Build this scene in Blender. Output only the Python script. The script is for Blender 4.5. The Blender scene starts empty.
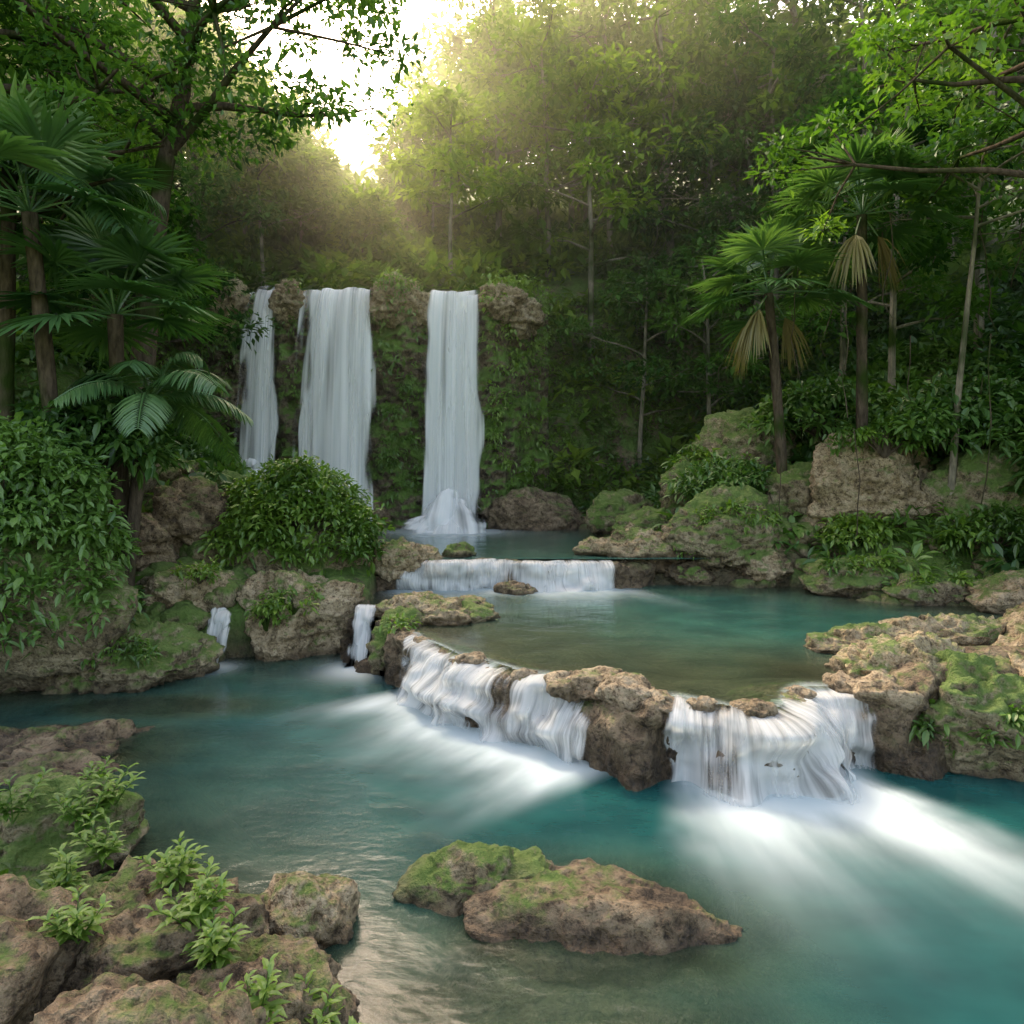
import bpy, math, numpy as np
from mathutils import Vector
rng=np.random.default_rng(7)
scene=bpy.context.scene
# ---------------------------------------------------------------- noise
def _h(ix,iy,iz,s):
    n=(ix.astype(np.int64)*374761393+iy.astype(np.int64)*668265263+iz.astype(np.int64)*2147483647+s*1274126177)&0xffffffff
    n=((n^(n>>13))*1274126177)&0xffffffff
    n=((n^(n>>16))*2246822519)&0xffffffff
    n=n^(n>>15)
    return (n&0xffffff)/float(0xffffff)*2-1
def vnoise(p,s=0):
    i=np.floor(p).astype(np.int64); f=p-i; f=f*f*f*(f*(f*6-15)+10)
    r=0
    for a in (0,1):
        wa=f[:,0] if a else 1-f[:,0]
        for b in (0,1):
            wb=f[:,1] if b else 1-f[:,1]
            for c in (0,1):
                wc=f[:,2] if c else 1-f[:,2]
                r=r+wa*wb*wc*_h(i[:,0]+a,i[:,1]+b,i[:,2]+c,s)
    return r
def fbm(p,fr=1.0,oc=4,s=0,ridge=False):
    r=0;amp=1;tot=0
    for o in range(oc):
        n=vnoise(p*fr+o*17.3,s+o)
        if ridge: n=1-2*np.abs(n)
        r=r+n*amp; tot+=amp; amp*=.5; fr*=2.03
    return r/tot
def sstep(a,b,x):
    t=np.clip((x-a)/(b-a),0,1); return t*t*(3-2*t)
def nrm(v): return v/np.maximum(np.linalg.norm(v,axis=-1,keepdims=True),1e-9)
# ---------------------------------------------------------------- mesh helpers
def mk(name,V,F,mats,smooth=True,fattr=None,vattr=None,uv=None,mi=None,parent=None,origin=None):
    V=np.asarray(V,dtype=np.float32); F=np.asarray(F,dtype=np.int32); k=F.shape[1]
    me=bpy.data.meshes.new(name)
    if origin is not None: V=V-np.asarray(origin,dtype=np.float32)
    me.vertices.add(len(V)); me.vertices.foreach_set('co',V.ravel())
    me.loops.add(F.size); me.loops.foreach_set('vertex_index',F.ravel())
    me.polygons.add(len(F)); me.polygons.foreach_set('loop_start',np.arange(0,F.size,k,dtype=np.int32))
    me.polygons.foreach_set('loop_total',np.full(len(F),k,dtype=np.int32))
    if mi is not None: me.polygons.foreach_set('material_index',np.asarray(mi,dtype=np.int32))
    me.polygons.foreach_set('use_smooth',np.full(len(F),smooth,dtype=bool))
    me.update(calc_edges=True)
    for m in (mats if isinstance(mats,(list,tuple)) else [mats]): me.materials.append(m)
    for d,dom in ((fattr,'FACE'),(vattr,'POINT')):
        if d:
            for n,a in d.items():
                at=me.attributes.new(n,'FLOAT',dom); at.data.foreach_set('value',np.asarray(a,dtype=np.float32))
    if uv is not None:
        l=me.uv_layers.new(name='UVMap'); l.data.foreach_set('uv',np.asarray(uv,dtype=np.float32)[F.ravel()].ravel())
    ob=bpy.data.objects.new(name,me); scene.collection.objects.link(ob)
    if parent is not None:
        ob.parent=parent
    elif origin is not None: ob.location=origin
    return ob
def empty(name,loc):
    e=bpy.data.objects.new(name,None); e.location=loc; e.empty_display_size=.3; scene.collection.objects.link(e); return e
def gridF(nu,nv):
    i=np.arange(nu-1)[:,None]*nv+np.arange(nv-1)[None,:]
    i=i.ravel(); return np.stack([i,i+nv,i+nv+1,i+1],1)
class Acc:
    def __init__(s): s.V=[];s.F=[];s.A=[];s.M=[];s.n=0
    def add(s,V,F,a,m=0):
        s.V.append(V);s.F.append(F+s.n);s.n+=len(V)
        s.A.append(np.broadcast_to(a,(len(F),)) if np.ndim(a)==0 else a); s.M.append(np.full(len(F),m))
    def make(s,name,mats,parent=None,origin=None,smooth=False):
        return mk(name,np.concatenate(s.V),np.concatenate(s.F),mats,smooth,fattr={'tint':np.concatenate(s.A)},mi=np.concatenate(s.M),parent=parent,origin=origin)
def tmod(P,T): return np.clip(T*.8+.08+.45*vnoise(P*.55,77)+.15*vnoise(P*1.7,78),0,1)
def leaf(acc,P,D,N,L,W,T,m=0):
    D=nrm(D);S=nrm(np.cross(D,N));N2=np.cross(S,D);L=L[:,None];W=W[:,None];T=tmod(P,T)
    v0=P;v1=P+D*L*.42+S*W*.5+N2*L*.07;v2=P+D*L-N2*L*.12;v3=P+D*L*.42-S*W*.5+N2*L*.07
    V=np.stack([v0,v1,v2,v3],1).reshape(-1,3);b=np.arange(len(P))*4
    F=np.stack([np.stack([b,b+1,b+2],1),np.stack([b,b+2,b+3],1)],1).reshape(-1,3)
    acc.add(V,F,np.repeat(T,2),m)
def blade(acc,P,D,N,L,W,T,droop=.25,m=0):
    D=nrm(D);S=nrm(np.cross(D,N));N2=np.cross(S,D);L=L[:,None];W=W[:,None];Z=np.array([0,0,1.]);T=tmod(P,T)
    dr=droop if np.ndim(droop)==0 else np.asarray(droop)[:,None]
    def q(t,w,up):
        c=P+D*L*t-Z*L*dr*t*t
        return (c+S*W*w*.5+N2*W*up, c, c-S*W*w*.5+N2*W*up)
    a=q(.3,.85,.18);b_=q(.62,.95,.18);t=P+D*L-Z*L*dr
    V=np.stack([P,a[0],a[1],a[2],b_[0],b_[1],b_[2],t],1).reshape(-1,3);b=np.arange(len(P))*8
    idx=[(0,1,2),(0,2,3),(1,4,5),(1,5,2),(2,5,6),(2,6,3),(4,7,5),(5,7,6)]
    F=np.stack([np.stack([b+i,b+j,b+k],1) for i,j,k in idx],1).reshape(-1,3)
    acc.add(V,F,np.repeat(T,8),m)
def tube(acc,pts,rad,sides=7,tint=.5,m=0):
    pts=np.asarray(pts,float);rad=np.asarray(rad,float);K=len(pts)
    t=nrm(np.gradient(pts,axis=0));ref=np.array([.37,.21,.9]);ref=ref/np.linalg.norm(ref)
    ref=np.where(np.abs(t@ref)[:,None]>.95,np.array([[1.,0,0]]),ref[None,:])
    a=nrm(np.cross(t,ref));b=np.cross(t,a)
    th=np.linspace(0,2*np.pi,sides,endpoint=False)
    V=pts[:,None,:]+rad[:,None,None]*(np.cos(th)[None,:,None]*a[:,None,:]+np.sin(th)[None,:,None]*b[:,None,:])
    V=V.reshape(-1,3);F=[]
    i=np.arange(K-1)[:,None]*sides;j=np.arange(sides)[None,:];j2=(j+1)%sides
    p=(i+j).ravel();q=(i+j2).ravel();r=(i+sides+j2).ravel();s=(i+sides+j).ravel()
    F=np.concatenate([np.stack([p,q,r],1),np.stack([p,r,s],1)])
    acc.add(V,F,tint,m)
def clumps(acc,C,R,n,L,tint,m=0,aspect=.5,up=.75,tv=.15,bl=False,droop=.35,lv=.35):
    C=np.asarray(C,float);M=len(C)
    R=np.broadcast_to(np.asarray(R,float),(M,3)) if np.ndim(R)<2 else np.asarray(R,float)
    d=nrm(rng.normal(size=(M,n,3)))
    flip=rng.random((M,n))<up
    d[...,2]=np.where(flip,np.abs(d[...,2]),d[...,2])
    rr=rng.random((M,n,1))**.4
    P=(C[:,None,:]+d*R[:,None,:]*rr).reshape(-1,3)
    D=(d*.8+rng.normal(size=(M,n,3))*.45+np.array([0,0,-droop])).reshape(-1,3)
    N=(d*.4+np.array([0,0,1.])+rng.normal(size=(M,n,3))*.3).reshape(-1,3)
    k=M*n
    l=np.broadcast_to(np.asarray(L,float).reshape(-1,1) if np.ndim(L) else np.full((M,1),L),(M,n)).ravel()*(1+lv*rng.normal(size=k)).clip(.4,1.9)
    T=(np.broadcast_to(np.asarray(tint,float).reshape(-1,1) if np.ndim(tint) else np.full((M,1),tint),(M,n))+rng.normal(size=(M,1))*tv*.7+rng.normal(size=(M,n))*tv).ravel().clip(0,1)
    if bl: blade(acc,P,D,N,l,l*aspect,T,.25,m)
    else: leaf(acc,P,D,N,l,l*aspect*(.8+.4*rng.random(k)),T,m)
# ---------------------------------------------------------------- materials
def newmat(name):
    m=bpy.data.materials.new(name);m.use_nodes=True;nt=m.node_tree;nt.nodes.clear();return m,nt
class N:
    def __init__(s,nt): s.nt=nt
    def n(s,t,ins=None,**kw):
        x=s.nt.nodes.new(t)
        for k,v in kw.items(): setattr(x,k,v)
        if ins:
            for k,v in ins.items():
                sock=x.inputs[k]
                if isinstance(v,bpy.types.NodeSocket): s.nt.links.new(v,sock)
                else: sock.default_value=v
        return x
    def ramp(s,fac,stops,interp='LINEAR'):
        x=s.n('ShaderNodeValToRGB',{'Fac':fac});cr=x.color_ramp;cr.interpolation=interp
        while len(cr.elements)<len(stops): cr.elements.new(.5)
        for e,(p,c) in zip(cr.elements,stops): e.position=p;e.color=(c if len(c)==4 else (*c,1))
        return x.outputs['Color']
    def math(s,op,a,b=None,c=None,clamp=False):
        x=s.n('ShaderNodeMath',operation=op,use_clamp=clamp)
        for i,v in enumerate((a,b,c)):
            if v is None: continue
            if isinstance(v,bpy.types.NodeSocket): s.nt.links.new(v,x.inputs[i])
            else: x.inputs[i].default_value=v
        return x.outputs[0]
    def mix(s,f,a,b,bt='MIX'):
        x=s.n('ShaderNodeMix',data_type='RGBA',blend_type=bt)
        for i,v in ((0,f),(6,a),(7,b)):
            if isinstance(v,bpy.types.NodeSocket): s.nt.links.new(v,x.inputs[i])
            else: x.inputs[i].default_value=v if i==0 else (*v,1)
        return x.outputs[2]
    def attr(s,name): return s.n('ShaderNodeAttribute',attribute_name=name).outputs['Fac']
    def out(s,surf): 
        o=s.n('ShaderNodeOutputMaterial');s.nt.links.new(surf,o.inputs['Surface'])
def leafmat(name,c0,c1,c2,trans=.35,tcol=(1.15,1.35,.5),rough=.45,gl=.06):
    m,nt=newmat(name);g=N(nt)
    col=g.ramp(g.attr('tint'),[(0,c0),(.5,c1),(1,c2)])
    tc=g.mix(1.0,col,tcol,'MULTIPLY')
    d=g.n('ShaderNodeBsdfDiffuse',{'Color':col}).outputs[0]
    tr=g.n('ShaderNodeBsdfTranslucent',{'Color':tc}).outputs[0]
    mx=g.n('ShaderNodeMixShader',{0:trans,1:d,2:tr}).outputs[0]
    if gl>0:
        gs=g.n('ShaderNodeBsdfGlossy',{'Color':(.8,.85,.8,1),'Roughness':rough}).outputs[0]
        mx=g.n('ShaderNodeMixShader',{0:gl,1:mx,2:gs}).outputs[0]
    g.out(mx);return m
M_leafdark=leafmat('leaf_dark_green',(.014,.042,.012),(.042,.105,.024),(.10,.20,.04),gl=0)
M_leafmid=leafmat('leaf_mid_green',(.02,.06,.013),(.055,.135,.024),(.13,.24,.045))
M_leafback=leafmat('leaf_painted_sunlit',(.035,.08,.014),(.10,.19,.03),(.22,.32,.055),trans=.5,tcol=(1.3,1.3,.5),gl=0)  # back trees: yellow cast of sun and haze put into the leaf colour
M_leafbright=leafmat('leaf_bright_green',(.04,.09,.012),(.09,.185,.022),(.19,.30,.04),trans=.4)
M_palm=leafmat('palm_leaf',(.03,.09,.028),(.085,.18,.055),(.19,.30,.10),trans=.3,gl=.08,rough=.4)
M_dead=leafmat('dry_palm_leaf',(.12,.07,.02),(.22,.17,.06),(.30,.26,.10),trans=.3)
def barkmat(name,a,b):
    m,nt=newmat(name);g=N(nt);tc=g.n('ShaderNodeNewGeometry').outputs['Position']
    mp=g.n('ShaderNodeMapping',{'Vector':tc,'Scale':(6,6,1.5)}).outputs[0]
    no=g.n('ShaderNodeTexNoise',{'Vector':mp,'Scale':2.5,'Detail':4,'Roughness':.65}).outputs['Fac']
    c=g.ramp(no,[(.3,a),(.7,b)])
    mo=g.n('ShaderNodeTexNoise',{'Vector':tc,'Scale':1.1,'Detail':2}).outputs['Fac']
    c=g.mix(g.ramp(mo,[(.5,(0,0,0)),(.65,(1,1,1))]),c,(.03,.05,.012))
    bp=g.n('ShaderNodeBump',{'Height':no,'Strength':.6,'Distance':.05}).outputs[0]
    g.out(g.n('ShaderNodeBsdfDiffuse',{'Color':c,'Normal':bp}).outputs[0]);return m
M_bark=barkmat('tree_bark',(.035,.028,.02),(.13,.10,.075))
M_barkp=barkmat('pale_tree_bark',(.10,.09,.07),(.32,.28,.21))
def rockmat(name,dark,mid,light,moss=.5,mosscol=(.055,.10,.014),sc=1.0,det=6):
    m,nt=newmat(name);g=N(nt);geo=g.n('ShaderNodeNewGeometry');P=geo.outputs['Position']
    n1=g.n('ShaderNodeTexNoise',{'Vector':P,'Scale':1.6*sc,'Detail':4,'Roughness':.65,'Distortion':.4})
    n2=g.n('ShaderNodeTexNoise',{'Vector':P,'Scale':9*sc,'Detail':det,'Roughness':.7}).outputs['Fac']
    wv=g.n('ShaderNodeVectorMath',{0:P},operation='ADD')
    sv=g.n('ShaderNodeVectorMath',{0:n1.outputs['Color'],'Scale':.5/sc},operation='SCALE').outputs[0]
    nt.links.new(sv,wv.inputs[1]);n1=n1.outputs['Fac']
    vo=g.n('ShaderNodeTexVoronoi',{'Vector':wv.outputs[0],'Scale':7.5*sc},feature='F1').outputs['Distance']
    n3=g.n('ShaderNodeTexNoise',{'Vector':P,'Scale':34*sc,'Detail':2,'Roughness':.7}).outputs['Fac']
    f=g.math('ADD',g.math('MULTIPLY',n1,.5),g.math('MULTIPLY',n2,.5))
    c=g.ramp(f,[(.36,dark),(.46,mid),(.58,light)])
    pit=g.ramp(g.math('MULTIPLY',n2,n3),[(.14,(.2,.17,.15)),(.25,(1,1,1))])
    c=g.mix(.9,c,pit,'MULTIPLY')
    pit2=g.ramp(vo,[(.0,(.35,.3,.27)),(.32,(1,1,1))])
    c=g.mix(.6,c,pit2,'MULTIPLY')
    sep=g.n('ShaderNodeSeparateXYZ',{'Vector':geo.outputs['Normal']}).outputs['Z']
    nm=g.n('ShaderNodeTexNoise',{'Vector':P,'Scale':1.7*sc,'Detail':5,'Roughness':.78}).outputs['Fac']
    mf=g.math('ADD',g.math('MULTIPLY',sep,.20),nm)
    mf=g.ramp(mf,[(.95-.45*moss-.05,(0,0,0)),(.95-.45*moss+.08,(1,1,1))])
    mc=g.mix(n2,mosscol,tuple(x*2.2 for x in mosscol))
    wet=g.attr('wet')
    c=g.mix(g.math('MULTIPLY',g.math('MULTIPLY',mf,.88),g.math('SUBTRACT',1.0,wet,clamp=True)),c,mc)
    c=g.mix(wet,c,(.36,.32,.28),'MULTIPLY')
    h=g.math('ADD',g.math('MULTIPLY',n2,.6),g.math('ADD',g.math('MULTIPLY',n3,.3),g.math('MULTIPLY',vo,.5)))
    bp=g.n('ShaderNodeBump',{'Height':h,'Strength':1.0,'Distance':.10/sc}).outputs[0]
    r=g.math('SUBTRACT',.85,g.math('MULTIPLY',wet,.35))
    p=g.n('ShaderNodeBsdfPrincipled',{'Base Color':c,'Roughness':r,'Normal':bp}).outputs[0];g.out(p);return m
M_rocktan=rockmat('limestone_rock',(.12,.082,.045),(.30,.225,.13),(.47,.375,.25),moss=.66)
M_ledgetan=rockmat('ledge_limestone',(.11,.08,.045),(.28,.21,.13),(.45,.36,.25),moss=.38)
M_rockmoss=rockmat('mossy_rock',(.07,.052,.03),(.20,.155,.09),(.34,.28,.18),moss=.92)
M_rockdark=rockmat('river_rock',(.055,.038,.022),(.15,.105,.062),(.29,.22,.14),moss=.56)
M_cliff=rockmat('cliff_rock',(.035,.027,.018),(.10,.075,.05),(.22,.17,.115),moss=1.0,mosscol=(.07,.14,.017),sc=.6,det=4)
M_ground=rockmat('forest_ground',(.05,.035,.022),(.11,.08,.05),(.20,.145,.09),moss=.9,mosscol=(.05,.10,.013),sc=.7,det=4)
def watermat(name,sh,deep,k):
    m,nt=newmat(name);g=N(nt);P=g.n('ShaderNodeNewGeometry').outputs['Position']
    d=g.attr('depth');foam=g.attr('foam')
    f=g.math('SUBTRACT',1.0,g.math('POWER',2.718,g.math('MULTIPLY',d,-k)))
    col=g.mix(f,sh,deep)
    mp=g.n('ShaderNodeMapping',{'Vector':P,'Scale':(1,1.6,1)}).outputs[0]
    n1=g.n('ShaderNodeTexNoise',{'Vector':mp,'Scale':1.3,'Detail':3,'Roughness':.5}).outputs['Fac']
    n2=g.n('ShaderNodeTexNoise',{'Vector':mp,'Scale':9,'Detail':3,'Roughness':.5}).outputs['Fac']
    col=g.mix(1.0,col,g.ramp(n1,[(.3,(.6,.66,.68)),(.7,(1.25,1.2,1.15))]),'MULTIPLY')
    bp=g.n('ShaderNodeBump',{'Height':g.math('ADD',n1,g.math('MULTIPLY',n2,.15)),'Strength':.35,'Distance':.06}).outputs[0]
    tr=g.n('ShaderNodeBsdfTransparent',{'Color':(.72,.86,.78,1)}).outputs[0]
    df=g.n('ShaderNodeBsdfDiffuse',{'Color':col}).outputs[0]
    b=g.n('ShaderNodeMixShader',{0:f,1:tr,2:df}).outputs[0]
    fr=g.n('ShaderNodeFresnel',{'IOR':1.33,'Normal':bp}).outputs[0]
    gl=g.n('ShaderNodeBsdfGlossy',{'Roughness':.19,'Normal':bp,'Color':(.92,.95,1,1)}).outputs[0]
    b=g.n('ShaderNodeMixShader',{0:fr,1:b,2:gl}).outputs[0]
    wd=g.n('ShaderNodeBsdfDiffuse',{'Color':(.50,.57,.60,1)}).outputs[0]
    b=g.n('ShaderNodeMixShader',{0:foam,1:b,2:wd}).outputs[0]
    g.out(b);return m
M_water=watermat('pool_water',(.11,.17,.105),(.004,.068,.072),1.8)
M_water2=watermat('shallow_pool_water',(.15,.15,.075),(.006,.108,.098),2.2)
def whitemat(name,sx=9,sy=.45,lo=.38,hi=.62,tl=.4,wc=.94):
    m,nt=newmat(name);g=N(nt);uv=g.n('ShaderNodeUVMap').outputs[0]
    mp=g.n('ShaderNodeMapping',{'Vector':uv,'Scale':(sx,sy,1)}).outputs[0]
    n1=g.n('ShaderNodeTexNoise',{'Vector':mp,'Scale':1,'Detail':3,'Roughness':.6,'Distortion':.1}).outputs['Fac']
    mp2=g.n('ShaderNodeMapping',{'Vector':uv,'Scale':(sx*3.5,sy*1.2,1)}).outputs[0]
    n2=g.n('ShaderNodeTexNoise',{'Vector':mp2,'Scale':1,'Detail':2,'Roughness':.6}).outputs['Fac']
    s=g.math('ADD',g.math('MULTIPLY',n1,.7),g.math('MULTIPLY',n2,.3))
    s=g.math('ADD',s,g.math('MULTIPLY',g.math('SUBTRACT',g.attr('dens'),.5),.6))
    a=g.n('ShaderNodeMapRange',{'Value':s,'From Min':lo,'From Max':hi,'To Min':0,'To Max':.96},interpolation_type='SMOOTHSTEP').outputs[0]
    col=g.ramp(n2,[(.3,(wc*.9,wc*.94,wc*.96)),(.6,(wc,wc*1.01,wc*1.02))])
    d=g.n('ShaderNodeBsdfDiffuse',{'Color':col}).outputs[0]
    t=g.n('ShaderNodeBsdfTranslucent',{'Color':col}).outputs[0]
    w=g.n('ShaderNodeMixShader',{0:tl,1:d,2:t}).outputs[0]
    tr=g.n('ShaderNodeBsdfTransparent').outputs[0]
    g.out(g.n('ShaderNodeMixShader',{0:a,1:tr,2:w}).outputs[0]);return m
M_fall=whitemat('falling_water',3.5,.09,.32,.76,.35,.98)
M_casc=whitemat('cascade_water',7,.9,.32,.66,.4,.80)
# ---------------------------------------------------------------- terrain
POLY=np.array([(-7.5,6.6),(-4.6,6.3),(-3.1,5.4),(-2.0,4.7),(-1.2,4.0),(-0.9,3),(-.8,1),(3,.5),(8,2),(9,5),(9.5,8),(9,11),(8.3,11.5),(6.3,12.4),(5.7,13.6),(3.9,14.3),(2.5,14.9),(3.2,17),(2.4,20.6),
 (-4.3,20.8),(-3.7,16),(-2.7,14),(-2.5,12),(-2.3,11.5),(-3.4,11.7),(-4.8,11.1),(-6.1,9.8),(-7.5,9.2),(-9,8.2)])
def sd(x,y):
    d=np.full(x.shape,1e9);ins=np.zeros(x.shape,bool);n=len(POLY)
    for i in range(n):
        a=POLY[i];b=POLY[(i+1)%n];e=b-a
        wx=x-a[0];wy=y-a[1];t=np.clip((wx*e[0]+wy*e[1])/(e@e),0,1)
        d=np.minimum(d,np.hypot(wx-e[0]*t,wy-e[1]*t))
        c=((a[1]>y)!=(b[1]>y))&(x<(b[0]-a[0])*(y-a[1])/(b[1]-a[1]+1e-12)+a[0]);ins^=c
    return np.where(ins,-d,d)
DX=[-2.6,-1.6,-1.1,0.0,.7,1.4,2.3,3.5,4.2,5.2,9.5];DY=[11.5,10.1,9.4,8.1,7.35,6.95,7.1,7.1,7.3,7.4,7.5]
def yD(x):
    x=np.asarray(x,float);q=np.stack([x.ravel(),x.ravel()*0,x.ravel()*0],1)
    n=(.34*vnoise(q*1.25,93)+.16*vnoise(q*3.1,92)).reshape(x.shape)
    return np.where(x<-2.6,99,np.interp(x,DX,DY)+n)
def H(x,y):
    s=sd(x,y);P=np.stack([x,y,x*0],1)
    s=s+.35*fbm(P,.7,3,11)*sstep(-.2,1,np.abs(s)+.3)
    lvL=np.interp(y,[9.5,11.5,14.5],[0,.6,1.25]);lvR=np.interp(y,[6.8,7.8,13,15],[0,.7,.7,1.25])
    w=sstep(-2,1,x);lvo=lvL*(1-w)+lvR*w
    k=np.interp(y,[0,6,9],[.25,.45,1])
    o=np.maximum(s,0)
    out=lvo+(.08+.3*np.minimum(o,2)+.75*np.clip(o-2,0,9)+.35*np.clip(o-11,0,100))*k+.25*fbm(P,.6,4,3)*sstep(0,1.5,o)+fbm(P,.15,3,5)*sstep(3,10,o)*1.5
    dd=y-yD(x)
    up=y>14.0; mid=(dd>0.1)&(~up)
    i=np.maximum(-s,0)
    low=-np.minimum(i*.6,1.6)
    def bump(cx,cy,rx,ry,top):
        q=((x-cx)/rx)**2+((y-cy)/ry)**2
        return top-.6*np.clip(q-.35,0,6)+.12*fbm(P,2.2,4,31)
    low=np.maximum.reduce([low,bump(.5,4.55,1.2,.8,-.10),bump(.0,3.75,1.5,.6,-.16),bump(-5.0,7.4,1.5,.9,-.05),bump(-4.6,8.9,1.4,.5,-.15)])
    mdep=np.clip(.07+.10*np.maximum(dd,0)+.22*np.maximum(x-1.0,0)*sstep(8,10.5,y),.06,.9)+.05*fbm(P,1.5,4,8)
    midh=.7-np.minimum(mdep,i*.5+.02)
    uph=1.25-np.minimum(.7,i*.5)
    ins=np.where(up,uph,np.where(mid,midh,low))
    h=np.where(s<0,ins,out)
    h=h-.75*np.exp(-(((x+7.5)/1.3)**2+((y-20.2)/1.4)**2))*(y<21.6)
    m1=sstep(.9,-1,x);top=8.1+.5*np.maximum(y-22,0)
    hb=top*sstep(21.7,22.6,y)*m1+(1-m1)*sstep(20.5,26.5,y)*top
    h=np.maximum(h,np.where(y>21,hb,-9))
    return h
def hz(x,y): return float(H(np.array([float(x)]),np.array([float(y)]))[0])
nx,ny=420,460
u=np.linspace(-1,1,nx);X=np.sinh(u*3.2)/np.sinh(3.2)*75
v=np.linspace(-1,1,ny);Y=9+np.sinh(v*3.0)/np.sinh(3.0)*85
gx,gy=np.meshgrid(X,Y,indexing='ij');gz=H(gx.ravel(),gy.ravel())
def wlev(x,y): return np.where(y>13.9,1.25,np.where((y>yD(x)),.7,0.))
V=np.stack([gx.ravel(),gy.ravel(),gz],1)
wet=1-sstep(0,.2,V[:,2]-wlev(V[:,0],V[:,1])); wet=np.where(sd(V[:,0],V[:,1])>.8,0,wet)*.8
mk('ground',V,gridF(nx,ny),M_ground,vattr={'wet':wet})
# ---------------------------------------------------------------- water
def wgrid(name,x0,x1,y0,y1,res,z,mat,foamf,keep=None,shal=None):
    xs=np.arange(x0,x1,res);ys=np.arange(y0,y1,res);a,b=np.meshgrid(xs,ys,indexing='ij');a=a.ravel();b=b.ravel()
    dep=np.maximum(z-H(a,b),0);fo=foamf(a,b)
    if shal is not None: dep=np.where(shal(a,b),.06,dep)
    zz=z+0*a+fo*.02
    V=np.stack([a,b,zz],1);F=gridF(len(xs),len(ys))
    if keep is not None:
        kk=keep(a,b);F=F[kk[F].all(1)]
        used=np.unique(F);mp=-np.ones(len(V),int);mp[used]=np.arange(len(used));F=mp[F];V=V[used];dep=dep[used];fo=fo[used]
    return mk(name,V,F,mat,vattr={'depth':dep,'foam':fo})
A0=np.array([-1.3,9.35]);A1=np.array([.75,7.05]);AD=(A1-A0)/np.linalg.norm(A1-A0);AN=np.array([AD[1],-AD[0]])
AL=np.linalg.norm(A1-A0)
def foam_low(x,y):
    t=(x-A0[0])*AD[0]+(y-A0[1])*AD[1];d=(x-A0[0])*AN[0]+(y-A0[1])*AN[1]
    d=d+.12*fbm(np.stack([x,y,x*0],1),2.5,3,61)
    Pn=np.stack([t*4.0-d*1.2,d*.9,t*0],1);st=.5+.5*fbm(Pn,1.3,4,41)
    w=.75+.38*fbm(np.stack([t*1.6,t*0,t*0],1),1.3,3,4)
    win=sstep(-.45,.15,t+.2*d)*sstep(AL+.35,AL-.1,t)
    f=win*(np.exp(-(np.maximum(d-.15,0)/w)**2)*1.0+.14*np.exp(-(np.maximum(d,0)/1.4)**2))*(.6+.85*st)*(d>-.6)
    d2=6.80-y;cx=2.55+.26*d2;t2=(x-cx)/(1+.30*np.maximum(d2,0))
    Pn=np.stack([t2*5,d2*.6,t2*0],1);st2=.5+.5*fbm(Pn,1.5,4,43)
    core=sstep(1.2,.5,np.abs(t2)+.22*fbm(np.stack([x,y,x*0],1),1.6,3,62))
    L=.95+.5*fbm(np.stack([t2*2.4,t2*0,t2*0],1),1,4,44)+.35*sstep(-.2,.9,t2)
    g=core*(np.exp(-(np.maximum(d2-.2,0)/L)**2)*1.05+.16*np.exp(-(np.maximum(d2,0)/1.9)**2))*(.6+.8*st2)*(d2>-.5)
    r1=np.exp(-(((x+2.3)/.5)**2+((y-10.5)/.5)**2)**1.0)
    r2=np.exp(-(((x+4.6)/.35)**2+((y-10.6)/.3)**2))
    return np.clip(f+g+r1*.95+r2*.95,0,.93)
def foam_mid(x,y):
    d=13.55-y-.12*np.sin(x*2);Pn=np.stack([x*3-d,d*1.2,x*0],1);st=.5+.5*fbm(Pn,1.3,4,45)
    win=sstep(-2.6,-1.9,x)*sstep(2.6,1.7,x-.5*np.maximum(d,0)*(x>0))
    w=.5+.25*fbm(np.stack([x,x*0,x*0],1),1.3,2,6)+.35*sstep(.3,1.5,x)
    f=win*np.exp(-(np.maximum(d,0)/w)**1.6)*(.45+1.0*st)
    dd=y-yD(x);lw=(sstep(-1.6,-1.3,x)*sstep(.9,.65,x)+sstep(1.4,1.6,x)*sstep(3.8,3.6,x))
    n=.5+.5*fbm(np.stack([x*6,y*2,x*0],1),1,3,48)
    return np.clip(f+.7*lw*n*sstep(.30,.05,dd),0,.95)
def foam_up(x,y):
    f=0
    for cx,w in ((-5.2,1.2),(-1.75,1.3)):
        f=f+np.exp(-(((x-cx)/w)**2))*np.exp(-((np.maximum(19.9-y,0))/1.3)**2)
    return np.clip(f,0,.95)
wgrid('water',-10,10.5,-1.5,12.6,.04,0.0,M_water,foam_low,keep=lambda a,b:b<yD(a)+.6)
wgrid('water',-3.2,10.5,6.3,14.6,.04,.70,M_water2,foam_mid,keep=lambda a,b:b>yD(a)+.03,shal=lambda a,b:b<yD(a)+.25)
wgrid('water',-4.8,4.0,13.75,21.5,.08,1.25,M_water2,foam_up)
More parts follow.
